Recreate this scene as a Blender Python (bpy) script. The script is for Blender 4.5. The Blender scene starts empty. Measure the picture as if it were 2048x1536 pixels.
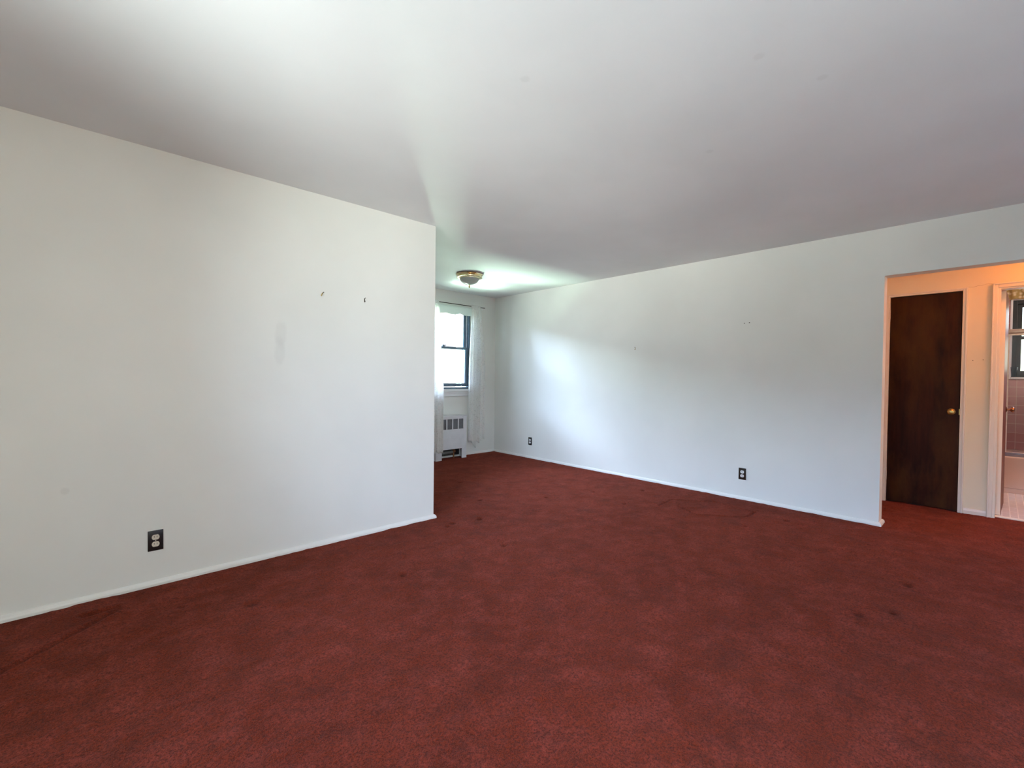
import bpy, bmesh, math, random
import numpy as np
from mathutils import Vector, Matrix

random.seed(4)
C = bpy.context.scene.collection
SC = bpy.context.scene

# ------------------------------------------------------------------ room sizes (metres, camera stands at x=0, y=0)
H = 2.44
YA, XA = 3.219, 2.119          # plane of the near left wall, and where it ends
XB, TB = 4.749, 0.131          # plane and thickness of the long right wall
YW, TW = 5.492, 0.22           # window wall of the dining end
YO, ZO = 0.645, 2.051          # hall opening: far jamb and head
YO2 = -0.75                    # hall opening: near jamb (outside the frame)
XC, TC = 5.806, 0.10           # hall wall with closet and bathroom door
XL, YR = -1.75, -1.90          # the two walls behind the camera
HY0, HY1 = -2.4, 0.80          # hall ends
BX1 = 8.0                      # bathroom window wall
BY0, BY1 = -1.65, 0.35
TT = 0.22

# ------------------------------------------------------------------ camera
cam_d = bpy.data.cameras.new('camera')
cam = bpy.data.objects.new('camera', cam_d)
C.objects.link(cam)
cam_d.sensor_width = 36.0
cam_d.lens = 907.09 / 2048 * 36.0
cam_d.clip_start = 0.03
F = Vector((0.68261002, 0.73058984, -0.01679426))
R = Vector((0.73077437, -0.68253251, 0.01087206))
U = Vector((0.00351961, 0.01969419, 0.99979986))
cam.matrix_world = Matrix(((R.x, U.x, -F.x, 0), (R.y, U.y, -F.y, 0), (R.z, U.z, -F.z, 1.1979), (0, 0, 0, 1)))
SC.camera = cam

SC.view_settings.view_transform = 'Standard'
SC.view_settings.look = 'None'
SC.view_settings.gamma = 1.0
SC.view_settings.exposure = 0.22
SC.cycles.max_bounces = 14
SC.cycles.diffuse_bounces = 9
SC.cycles.transparent_max_bounces = 16
SC.cycles.caustics_reflective = False
SC.cycles.caustics_refractive = False
SC.cycles.sample_clamp_indirect = 6.0
SC.cycles.use_denoising = True

# ------------------------------------------------------------------ world: blue sky, tree line, sunlit lawn
SKY = (0.44, 0.74, 1.46)
SKY_S = 18.0
GROUND = (0.84, 0.96, 1.02)
GROUND_S = 22.0
W = bpy.data.worlds.new('world')
SC.world = W
W.use_nodes = True
nt = W.node_tree
nt.nodes.clear()
def wn(t, **k):
    n = nt.nodes.new(t)
    for a, b in k.items():
        setattr(n, a, b)
    return n
tc = wn('ShaderNodeTexCoord')
sep = wn('ShaderNodeSeparateXYZ')
nt.links.new(tc.outputs['Generated'], sep.inputs[0])
ramp = wn('ShaderNodeValToRGB')
mr = wn('ShaderNodeMapRange')
mr.inputs['From Min'].default_value = -1
mr.inputs['From Max'].default_value = 1
nt.links.new(sep.outputs['Z'], mr.inputs['Value'])
nt.links.new(mr.outputs[0], ramp.inputs[0])
def scaled(c, s, m=20.0):
    return (c[0]*s/m, c[1]*s/m, c[2]*s/m, 1)
el = ramp.color_ramp.elements
el[0].position = 0.0;  el[0].color = scaled(GROUND, GROUND_S)
el[1].position = 1.0;  el[1].color = scaled(SKY, SKY_S*0.8)
# near ground in full sun, then the shaded far side of the yard, the tree line, open sky
for pos, c, s in ((0.28, GROUND, GROUND_S), (0.37, (0.80, 0.88, 0.82), 7.0), (0.50, (0.66, 0.72, 0.56), 6.0), (0.545, (0.60, 0.68, 0.50), 5.5),
                  (0.575, (0.66, 0.86, 1.25), SKY_S), (0.70, SKY, SKY_S)):
    e = el.new(pos); e.color = scaled(c, s)
def make_lobe(direction, lo, hi, strength, color):
    d = wn('ShaderNodeVectorMath', operation='DOT_PRODUCT')
    d.inputs[1].default_value = Vector(direction).normalized()
    nt.links.new(tc.outputs['Generated'], d.inputs[0])
    m = wn('ShaderNodeMapRange', interpolation_type='SMOOTHSTEP')
    m.inputs['From Min'].default_value = lo; m.inputs['From Max'].default_value = hi
    m.inputs['To Max'].default_value = strength
    nt.links.new(d.outputs['Value'], m.inputs['Value'])
    c = wn('ShaderNodeVectorMath', operation='SCALE')
    c.inputs[0].default_value = color
    nt.links.new(m.outputs[0], c.inputs['Scale'])
    return c.outputs[0]
LOBES = [make_lobe((-0.80, -0.46, -0.36), 0.90, 0.975, 44.0, (0.92, 0.98, 0.90)),    # pale forecourt in full sun
         make_lobe((-0.75, -0.60, 0.26), 0.90, 0.98, 30.0, (0.75, 0.92, 1.15)),      # bright gap of sky between trees
         make_lobe((0.0, 0.86, -0.50), 0.50, 0.97, 165.0, (0.70, 1.0, 0.74)),         # sunlit lawn under the dining window
         make_lobe((0.10, 0.85, 0.50), 0.62, 0.99, 62.0, (0.80, 0.95, 1.1)),           # sky glow added to brighten the dining end
         make_lobe((-0.80, 0.53, 0.20), 0.87, 0.975, 95.0, (0.66, 0.88, 1.2))]        # sky glow added to brighten the right wall by the window
sc10 = wn('ShaderNodeVectorMath', operation='SCALE')
sc10.inputs['Scale'].default_value = 20.0
nt.links.new(ramp.outputs[0], sc10.inputs[0])
# sky towards the rear dimmed and warmed by an added green-brown tint
td = wn('ShaderNodeVectorMath', operation='DOT_PRODUCT'); td.inputs[1].default_value = Vector((0.15, -1.0, 0.15)).normalized()
nt.links.new(tc.outputs['Generated'], td.inputs[0])
tm = wn('ShaderNodeMapRange', interpolation_type='SMOOTHSTEP'); tm.inputs['From Min'].default_value = 0.62; tm.inputs['From Max'].default_value = 0.85
nt.links.new(td.outputs['Value'], tm.inputs['Value'])
tx = wn('ShaderNodeMix', data_type='RGBA'); tx.inputs['B'].default_value = (9.5, 8.5, 6.2, 1)
nt.links.new(tm.outputs[0], tx.inputs['Factor']); nt.links.new(sc10.outputs[0], tx.inputs['A'])
total = tx.outputs['Result']
for lb in LOBES:
    addc = wn('ShaderNodeVectorMath', operation='ADD')
    nt.links.new(total, addc.inputs[0]); nt.links.new(lb, addc.inputs[1])
    total = addc.outputs[0]
bg = wn('ShaderNodeBackground')
wo = wn('ShaderNodeOutputWorld')
nt.links.new(total, bg.inputs['Color'])
nt.links.new(bg.outputs[0], wo.inputs['Surface'])
W.cycles.sampling_method = 'MANUAL'
W.cycles.sample_map_resolution = 512

# ------------------------------------------------------------------ sun (falls on the brick house across the yard)
sd = bpy.data.lights.new('sun', 'SUN')
sd.energy = 6.0
sd.color = (1.0, 0.95, 0.86)
sd.angle = math.radians(0.55)
so = bpy.data.objects.new('sun', sd)
C.objects.link(so)
so.rotation_euler = Vector((-0.05, 1.0, -1.2)).to_track_quat('-Z', 'Y').to_euler()

# daylight portals: they emit nothing of their own, only guide the sky through the window openings
def portal(loc, direction, sx, sy):
    d = bpy.data.lights.new('window_portal', 'AREA')
    d.shape = 'RECTANGLE'; d.size = sx; d.size_y = sy
    d.cycles.is_portal = True
    o = bpy.data.objects.new('window_portal', d)
    C.objects.link(o)
    o.location = loc
    o.rotation_euler = Vector(direction).to_track_quat('-Z', 'Z').to_euler()
WIN = dict(x0=3.31, x1=4.257, z0=1.0, z1=2.215)                 # dining window opening
LWIN = dict(y0=-0.05, y1=1.24, z0=0.78, z1=2.16)                # living window opening, left of the camera
SWIN = dict(y0=-1.45, y1=-0.52, z0=0.78, z1=2.16)               # its neighbour, behind the camera
RWIN = dict(x0=-1.00, x1=0.35, z0=0.80, z1=2.16)                # rear window, behind the camera
BWIN = dict(y0=-0.86, y1=-0.104, z0=1.25, z1=2.16)              # bathroom window opening
portal(((RWIN['x0']+RWIN['x1'])/2, YR-TT-0.02, (RWIN['z0']+RWIN['z1'])/2), (0, 1, 0), RWIN['x1']-RWIN['x0'], RWIN['z1']-RWIN['z0'])
portal(((WIN['x0']+WIN['x1'])/2, YW+TW+0.02, (WIN['z0']+WIN['z1'])/2), (0, -1, 0), WIN['x1']-WIN['x0'], WIN['z1']-WIN['z0'])
for q in (LWIN, SWIN):
    portal((XL-TT-0.02, (q['y0']+q['y1'])/2, (q['z0']+q['z1'])/2), (1, 0, 0), q['y1']-q['y0'], q['z1']-q['z0'])
portal((BX1+TT+0.02, (BWIN['y0']+BWIN['y1'])/2, (BWIN['z0']+BWIN['z1'])/2), (-1, 0, 0), BWIN['y1']-BWIN['y0'], BWIN['z1']-BWIN['z0'])

# ================================================================== materials
def s2l(c):
    return tuple(((x/255)/12.92 if x/255 <= 0.04045 else ((x/255+0.055)/1.055)**2.4) for x in c)
class Mat:
    def __init__(self, name):
        self.m = bpy.data.materials.new(name); self.m.use_nodes = True
        self.t = self.m.node_tree; self.t.nodes.clear()
        self.out = self.n('ShaderNodeOutputMaterial')
        self.b = self.n('ShaderNodeBsdfPrincipled')
        self.l(self.b.outputs[0], self.out.inputs[0])
    def n(self, t, **k):
        n = self.t.nodes.new(t)
        for a, b in k.items(): setattr(n, a, b)
        return n
    def l(self, a, b): self.t.links.new(a, b)
    def pos(self):
        if not hasattr(self, 'g'): self.g = self.n('ShaderNodeTexCoord').outputs['Object']
        return self.g
    def noise(self, scale, detail=3, rough=0.5, vec=None):
        n = self.n('ShaderNodeTexNoise')
        n.inputs['Scale'].default_value = scale; n.inputs['Detail'].default_value = detail; n.inputs['Roughness'].default_value = rough
        self.l(vec if vec is not None else self.pos(), n.inputs['Vector'])
        return n.outputs[0]
    def mapr(self, v, a, b, c=0.0, d=1.0):
        n = self.n('ShaderNodeMapRange')
        for k, x in zip(('From Min', 'From Max', 'To Min', 'To Max'), (a, b, c, d)): n.inputs[k].default_value = x
        self.l(v, n.inputs['Value'])
        return n.outputs[0]
    def mix(self, f, a, b, mode='MIX'):
        n = self.n('ShaderNodeMix', data_type='RGBA', blend_type=mode)
        for k, v in (('Factor', f), ('A', a), ('B', b)):
            if isinstance(v, (int, float)) : n.inputs[k].default_value = v
            elif isinstance(v, tuple): n.inputs[k].default_value = (v[0], v[1], v[2], 1)
            else: self.l(v, n.inputs[k])
        return n.outputs['Result']
    def math(self, op, a, b=None):
        n = self.n('ShaderNodeMath', operation=op)
        for i, v in enumerate((a, b)):
            if v is None: continue
            if isinstance(v, (int, float)): n.inputs[i].default_value = v
            else: self.l(v, n.inputs[i])
        return n.outputs[0]
    def scale(self, s):
        n = self.n('ShaderNodeVectorMath', operation='MULTIPLY')
        n.inputs[1].default_value = s
        self.l(self.pos(), n.inputs[0])
        return n.outputs[0]
    def bump(self, h, strength=0.3, dist=0.002):
        n = self.n('ShaderNodeBump')
        n.inputs['Strength'].default_value = strength; n.inputs['Distance'].default_value = dist
        self.l(h, n.inputs['Height']); self.l(n.outputs[0], self.b.inputs['Normal'])
    def set(self, **k):
        for a, v in k.items():
            i = self.b.inputs[a.replace('_', ' ')]
            if isinstance(v, tuple): i.default_value = (*v, 1) if len(v) == 3 else v
            elif isinstance(v, (int, float)): i.default_value = v
            else: self.l(v, i)
        return self

def paint(name, col, rough=0.55, bump=0.12, smudges=(), tone=0.03):
    """painted plaster: roller texture, faint unevenness, and stains given as (centre, radii, strength)"""
    M = Mat(name)
    n1 = M.noise(1.3, 3)
    dark = tuple(c*(1-tone*2) for c in col)
    c = M.mix(M.mapr(n1, 0.35, 0.65), dark, col)
    for ctr, rad, st in smudges:
        v = M.n('ShaderNodeVectorMath', operation='SUBTRACT'); v.inputs[1].default_value = ctr
        M.l(M.pos(), v.inputs[0])
        d = M.n('ShaderNodeVectorMath', operation='DIVIDE'); d.inputs[1].default_value = rad
        M.l(v.outputs[0], d.inputs[0])
        ln = M.n('ShaderNodeVectorMath', operation='LENGTH'); M.l(d.outputs[0], ln.inputs[0])
        wob = M.math('ADD', ln.outputs['Value'], M.math('MULTIPLY', M.math('SUBTRACT', M.noise(25, 2), 0.5), 0.5))
        f = M.n('ShaderNodeMapRange', interpolation_type='SMOOTHSTEP')
        for k, x in zip(('From Min', 'From Max', 'To Min', 'To Max'), (1.0, 0.45, 0.0, st)): f.inputs[k].default_value = x
        M.l(wob, f.inputs['Value'])
        c = M.mix(f.outputs[0], c, (0.30, 0.29, 0.28))
    M.set(Base_Color=c, Roughness=rough)
    M.b.inputs['Specular IOR Level'].default_value = 0.3
    M.bump(M.noise(140, 3, 0.6), bump, 0.001)
    return M.m

CSTAIN = ((1.337, 1.372), (1.892, 0.652), (2.488, 1.101), (2.21, 0.516))
WALLC = (0.785, 0.785, 0.75)
m_wallA = paint('wall_paint', WALLC, smudges=(((0.926, YA, 1.46), (0.046, 0.2, 0.12), 0.10), ((0.918, YA, 1.345), (0.042, 0.2, 0.12), 0.10),
                                               ((-0.09, YA, 0.59), (0.022, 0.2, 0.022), 0.12)))
m_wall = paint('wall_paint_plain', WALLC)
m_ceil = paint('ceiling_paint', (0.815, 0.835, 0.855), 0.7, 0.10, smudges=[((a, b, H), (0.026, 0.026, 0.2), 0.09) for a, b in CSTAIN])
m_hall = paint('hall_wall_paint', (0.76, 0.68, 0.52))
m_trim = paint('trim_paint', (0.80, 0.79, 0.76), 0.35, 0.05)
m_trimw = paint('window_sill_paint', (0.84, 0.85, 0.86), 0.3, 0.04)
m_frame = paint('door_frame_paint', (0.74, 0.68, 0.60), 0.35, 0.05)

# --- carpet
def carpet():
    M = Mat('red_carpet')
    big = M.noise(1.7, 5, 0.62)
    v = M.scale((1.0, 1.0, 1.0))
    mid = M.noise(6.5, 5, 0.68)
    v2 = M.n('ShaderNodeVectorRotate', rotation_type='Z_AXIS'); v2.inputs['Angle'].default_value = 0.6
    M.l(M.pos(), v2.inputs['Vector'])
    v3 = M.n('ShaderNodeVectorMath', operation='MULTIPLY'); v3.inputs[1].default_value = (5, 17, 1)
    M.l(v2.outputs[0], v3.inputs[0])
    streak = M.noise(1.0, 4, 0.6, v3.outputs[0])
    fine = M.noise(115, 4, 0.8)
    fib = M.noise(330, 2, 0.7)
    tuft = M.noise(48, 4, 0.7)
    patch = M.noise(4.2, 9, 0.74)
    c_lo, c_mid, c_hi = (0.174, 0.018, 0.0025), (0.227, 0.028, 0.0085), (0.312, 0.051, 0.031)
    c = M.mix(M.mapr(big, 0.38, 0.60), c_lo, c_mid)
    c = M.mix(M.mapr(mid, 0.44, 0.66, 0, 0.75), c, c_hi)
    c = M.mix(M.mapr(patch, 0.51, 0.64, 0, 0.62), c, (0.098, 0.014, 0.005))
    c = M.mix(M.mapr(streak, 0.54, 0.72, 0, 0.40), c, (0.10, 0.014, 0.006))
    c = M.mix(M.mapr(tuft, 0.36, 0.52, 0.45, 0.0), c, (0.055, 0.008, 0.004))
    c = M.mix(M.mapr(fine, 0.38, 0.56, 0.85, 0.0), c, (0.045, 0.006, 0.003))
    c = M.mix(M.mapr(fib, 0.52, 0.68, 0.0, 0.40), c, (0.37, 0.088, 0.054))
    wa = M.n('ShaderNodeAttribute'); wa.attribute_name = 'dent_shade'
    c = M.mix(M.math('MULTIPLY', wa.outputs['Fac'], 0.88), c, (0.030, 0.004, 0.002))  # crushed pile, with the shade of dents and creases painted into the colour
    M.set(Base_Color=c, Roughness=0.95)
    M.b.inputs['Specular IOR Level'].default_value = 0.03
    M.b.inputs['Sheen Weight'].default_value = 0.09
    M.b.inputs['Sheen Roughness'].default_value = 0.45
    M.b.inputs['Sheen Tint'].default_value = (1.0, 0.62, 0.58, 1)
    h = M.math('ADD', M.math('ADD', M.math('MULTIPLY', fine, 1.0), M.math('MULTIPLY', tuft, 1.2)), M.math('MULTIPLY', fib, 0.4))
    M.bump(h, 0.9, 0.010)
    return M.m
m_carpet = carpet()

def wood(name, c1, c2, c3, rough=0.3, sc=(9, 9, 0.7), spec=0.08):
    M = Mat(name)
    v = M.scale(sc)
    g1 = M.noise(1.0, 6, 0.65, v)
    g2 = M.noise(7.0, 4, 0.7, v)
    blot = M.noise(1.6, 6, 0.62, M.scale((2.2, 2.2, 0.8)))
    c = M.mix(M.mapr(g1, 0.38, 0.62), c1, c2)
    c = M.mix(M.mapr(g2, 0.45, 0.7, 0, 0.5), c, c1)
    c = M.mix(M.mapr(blot, 0.45, 0.7, 0, 0.7), c, c3)
    M.set(Base_Color=c, Roughness=rough)
    M.b.inputs['Specular IOR Level'].default_value = spec
    M.bump(g2, 0.05, 0.001)
    return M.m
m_door = wood('dark_mahogany', (0.010, 0.0014, 0.0007), (0.034, 0.008, 0.0022), (0.075, 0.030, 0.007), 0.42)
m_bdoor = wood('red_mahogany', (0.10, 0.030, 0.018), (0.20, 0.07, 0.042), (0.16, 0.055, 0.03), 0.4)

def simple(name, col, rough=0.5, metal=0.0, nscale=30, nv=0.12, spec=0.5, bump=0.0):
    M = Mat(name)
    n = M.noise(nscale, 3)
    c = M.mix(M.mapr(n, 0.3, 0.7), tuple(x*(1-nv) for x in col), tuple(min(1, x*(1+nv*0.5)) for x in col))
    M.set(Base_Color=c, Roughness=rough, Metallic=metal)
    M.b.inputs['Specular IOR Level'].default_value = spec
    if bump: M.bump(n, bump, 0.001)
    return M.m
m_brass = simple('polished_brass', (0.90, 0.78, 0.50), 0.12, 1.0, 8, 0.06)
m_oldbrass = simple('aged_brass', (0.42, 0.31, 0.12), 0.32, 1.0, 60, 0.2)
m_copper = simple('bronze_knob', (0.40, 0.19, 0.10), 0.22, 1.0, 60, 0.2)
m_black = simple('black_plastic', (0.012, 0.011, 0.012), 0.25)
m_brownpl = simple('dark_brown_plastic', (0.022, 0.013, 0.008), 0.3)
m_ivory = simple('ivory_plastic', (0.62, 0.56, 0.46), 0.35)
m_whitepl = simple('white_plastic', (0.80, 0.80, 0.80), 0.35)
m_slot = simple('slot_dark', (0.01, 0.008, 0.006), 0.7)
m_screw = simple('steel_screw', (0.6, 0.58, 0.54), 0.3, 1.0)
m_slate = simple('slate_aluminium', (0.095, 0.135, 0.18), 0.35, 0.3)
m_slate2 = simple('grey_blue_aluminium', (0.30, 0.40, 0.52), 0.35, 0.2)
m_darkal = simple('dark_bronze_aluminium', (0.035, 0.037, 0.042), 0.35, 0.3)
m_liner = simple('white_vinyl_liner', (0.72, 0.77, 0.84), 0.4)
m_enamel = simple('white_enamel', (0.74, 0.75, 0.79), 0.35, 0.0, 12, 0.05)
m_dark = simple('dark_interior', (0.012, 0.012, 0.014), 0.8)
m_pipe = simple('grey_pipe', (0.16, 0.16, 0.15), 0.5, 0.5)
m_valve = simple('rusty_valve', (0.25, 0.10, 0.04), 0.5, 0.6)
m_nail = simple('dark_nail', (0.06, 0.045, 0.03), 0.4, 0.7)
m_tub = simple('beige_enamel', (0.58, 0.44, 0.35), 0.15, 0, 8, 0.04)
m_track = simple('brushed_track', (0.30, 0.26, 0.27), 0.25, 1.0)
m_rail = simple('satin_rail', (0.58, 0.46, 0.38), 0.32, 0.7)
m_alum = simple('pale_aluminium', (0.70, 0.68, 0.70), 0.3, 0.8)
m_cup = None

def grille():
    M = Mat('grille_mesh')
    sx = M.n('ShaderNodeSeparateXYZ'); M.l(M.pos(), sx.inputs[0])
    a = M.math('SINE', M.math('MULTIPLY', sx.outputs['X'], 2*math.pi/0.007))
    b = M.math('SINE', M.math('MULTIPLY', sx.outputs['Z'], 2*math.pi/0.007))
    m = M.math('MAXIMUM', a, b)
    c = M.mix(M.mapr(m, 0.3, 0.9), (0.03, 0.03, 0.035), (0.26, 0.26, 0.28))
    M.set(Base_Color=c, Roughness=0.5)
    return M.m
m_grille = grille()

def tile(name, col, grout, sx, sy, axes, rough=0.12, mortar=0.02, offset=0.0, shift=(0, 0, 0)):
    M = Mat(name)
    s = M.n('ShaderNodeSeparateXYZ'); 
    sh = M.n('ShaderNodeVectorMath', operation='ADD'); sh.inputs[1].default_value = shift
    M.l(M.pos(), sh.inputs[0]); M.l(sh.outputs[0], s.inputs[0])
    cb = M.n('ShaderNodeCombineXYZ')
    M.l(s.outputs[axes[0]], cb.inputs[0]); M.l(s.outputs[axes[1]], cb.inputs[1])
    br = M.n('ShaderNodeTexBrick'); br.offset = offset; br.squash = 1.0
    br.inputs['Scale'].default_value = 1.0
    br.inputs['Brick Width'].default_value = sx; br.inputs['Row Height'].default_value = sy
    br.inputs['Mortar Size'].default_value = mortar; br.inputs['Mortar Smooth'].default_value = 0.15; br.inputs['Bias'].default_value = 0.0
    br.inputs['Color1'].default_value = (*col, 1)
    br.inputs['Color2'].default_value = (*[c*0.93 for c in col], 1)
    br.inputs['Mortar'].default_value = (*grout, 1)
    M.l(cb.outputs[0], br.inputs['Vector'])
    M.set(Base_Color=br.outputs['Color'], Roughness=M.mapr(br.outputs['Fac'], 0, 1, rough, 0.8))
    M.b.inputs['Specular IOR Level'].default_value = 0.3
    M.bump(M.math('SUBTRACT', 1.0, br.outputs['Fac']), 0.4, 0.001)
    return M.m
m_tileX = tile('pink_wall_tile', (0.58, 0.33, 0.31), (0.78, 0.66, 0.58), 0.108, 0.108, ('Y', 'Z'), shift=(0, 0.155, -0.38), mortar=0.0022)
m_tileY = tile('pink_wall_tile_side', (0.58, 0.33, 0.31), (0.78, 0.66, 0.58), 0.108, 0.108, ('X', 'Z'), shift=(0, 0, -0.38), mortar=0.0022)
m_btile = tile('bathroom_floor_tile', (0.70, 0.65, 0.66), (0.74, 0.70, 0.68), 0.20, 0.05, ('X', 'Y'), 0.2, 0.003, 0.5)
m_brick = tile('brick_facade', (0.060, 0.046, 0.043), (0.082, 0.078, 0.074), 0.215, 0.075, ('X', 'Z'), 0.9, 0.010, 0.5)
m_roof = simple('grey_roofing', (0.20, 0.20, 0.20), 0.9)

def glass_pane(name, tint=(0.97, 0.98, 0.98)):
    M = Mat(name); M.t.nodes.remove(M.b)
    tr = M.n('ShaderNodeBsdfTransparent'); tr.inputs[0].default_value = (*tint, 1)
    gl = M.n('ShaderNodeBsdfGlossy'); gl.inputs['Roughness'].default_value = 0.02
    fr = M.n('ShaderNodeFresnel'); fr.inputs[0].default_value = 1.45
    nz = M.noise(3, 2)
    mx = M.n('ShaderNodeMixShader')
    M.l(M.math('MULTIPLY', fr.outputs[0], M.mapr(nz, 0, 1, 0.85, 1.0)), mx.inputs[0])
    M.l(tr.outputs[0], mx.inputs[1]); M.l(gl.outputs[0], mx.inputs[2]); M.l(mx.outputs[0], M.out.inputs[0])
    return M.m
m_glass = glass_pane('window_glass')
m_cup = glass_pane('tumbler_glass', (0.80, 0.88, 0.95))
m_sglass = glass_pane('shower_glass', (0.93, 0.94, 0.95))

def frosted():
    M = Mat('frosted_glass'); 
    M.set(Base_Color=(0.90, 0.91, 0.88), Roughness=0.12)
    tl = M.n('ShaderNodeBsdfTranslucent'); tl.inputs[0].default_value = (0.9, 0.92, 0.88, 1)
    v = M.n('ShaderNodeTexWave'); v.inputs['Scale'].default_value = 30; M.l(M.pos(), v.inputs['Vector'])
    M.bump(v.outputs['Fac'], 0.05, 0.001)
    mx = M.n('ShaderNodeMixShader'); mx.inputs[0].default_value = 0.6
    M.l(M.b.outputs[0], mx.inputs[1]); M.l(tl.outputs[0], mx.inputs[2]); M.l(mx.outputs[0], M.out.inputs[0])
    return M.m
m_frost = frosted()

def fabric(name, col, trans=0.4, holes=True):
    M = Mat(name)
    M.set(Base_Color=col, Roughness=0.9)
    tl = M.n('ShaderNodeBsdfTranslucent'); tl.inputs[0].default_value = (*col, 1)
    mx = M.n('ShaderNodeMixShader'); mx.inputs[0].default_value = trans
    M.l(M.b.outputs[0], mx.inputs[1]); M.l(tl.outputs[0], mx.inputs[2])
    last = mx.outputs[0]
    if holes:
        vo = M.n('ShaderNodeTexVoronoi'); vo.inputs['Scale'].default_value = 55
        M.l(M.scale((1, 0.3, 1)), vo.inputs['Vector'])
        big = M.n('ShaderNodeTexVoronoi'); big.inputs['Scale'].default_value = 9
        M.l(M.scale((1, 0.3, 1)), big.inputs['Vector'])
        f = M.math('MULTIPLY', M.mapr(vo.outputs['Distance'], 0.45, 0.2, 0.0, 0.12), M.mapr(big.outputs['Distance'], 0.25, 0.42, 0.35, 1.0))
        tr = M.n('ShaderNodeBsdfTransparent')
        f = M.math('ADD', f, 0.24)
        m2 = M.n('ShaderNodeMixShader'); M.l(f, m2.inputs[0])
        M.l(last, m2.inputs[1]); M.l(tr.outputs[0], m2.inputs[2]); last = m2.outputs[0]
    M.l(last, M.out.inputs[0])
    return M.m
m_lace = fabric('white_lace', (0.95, 0.95, 0.94))
m_shade = fabric('white_shade_cloth', (0.80, 0.84, 0.83), 0.25, False)

def valance_mat():
    M = Mat('gold_floral_cloth')
    vo = M.n('ShaderNodeTexVoronoi'); vo.inputs['Scale'].default_value = 30
    M.l(M.pos(), vo.inputs['Vector'])
    c = M.mix(M.mapr(vo.outputs['Distance'], 0.15, 0.6), (0.80, 0.70, 0.46), (0.42, 0.30, 0.10))
    M.set(Base_Color=c, Roughness=0.8)
    M.bump(vo.outputs['Distance'], 0.6, 0.01)
    return M.m
m_val = valance_mat()

def glow(name, col, strength):
    M = Mat(name)
    M.set(Base_Color=(0.9, 0.85, 0.75), Roughness=0.4)
    M.b.inputs['Emission Color'].default_value = (*col, 1)
    M.b.inputs['Emission Strength'].default_value = strength
    return M.m

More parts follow.
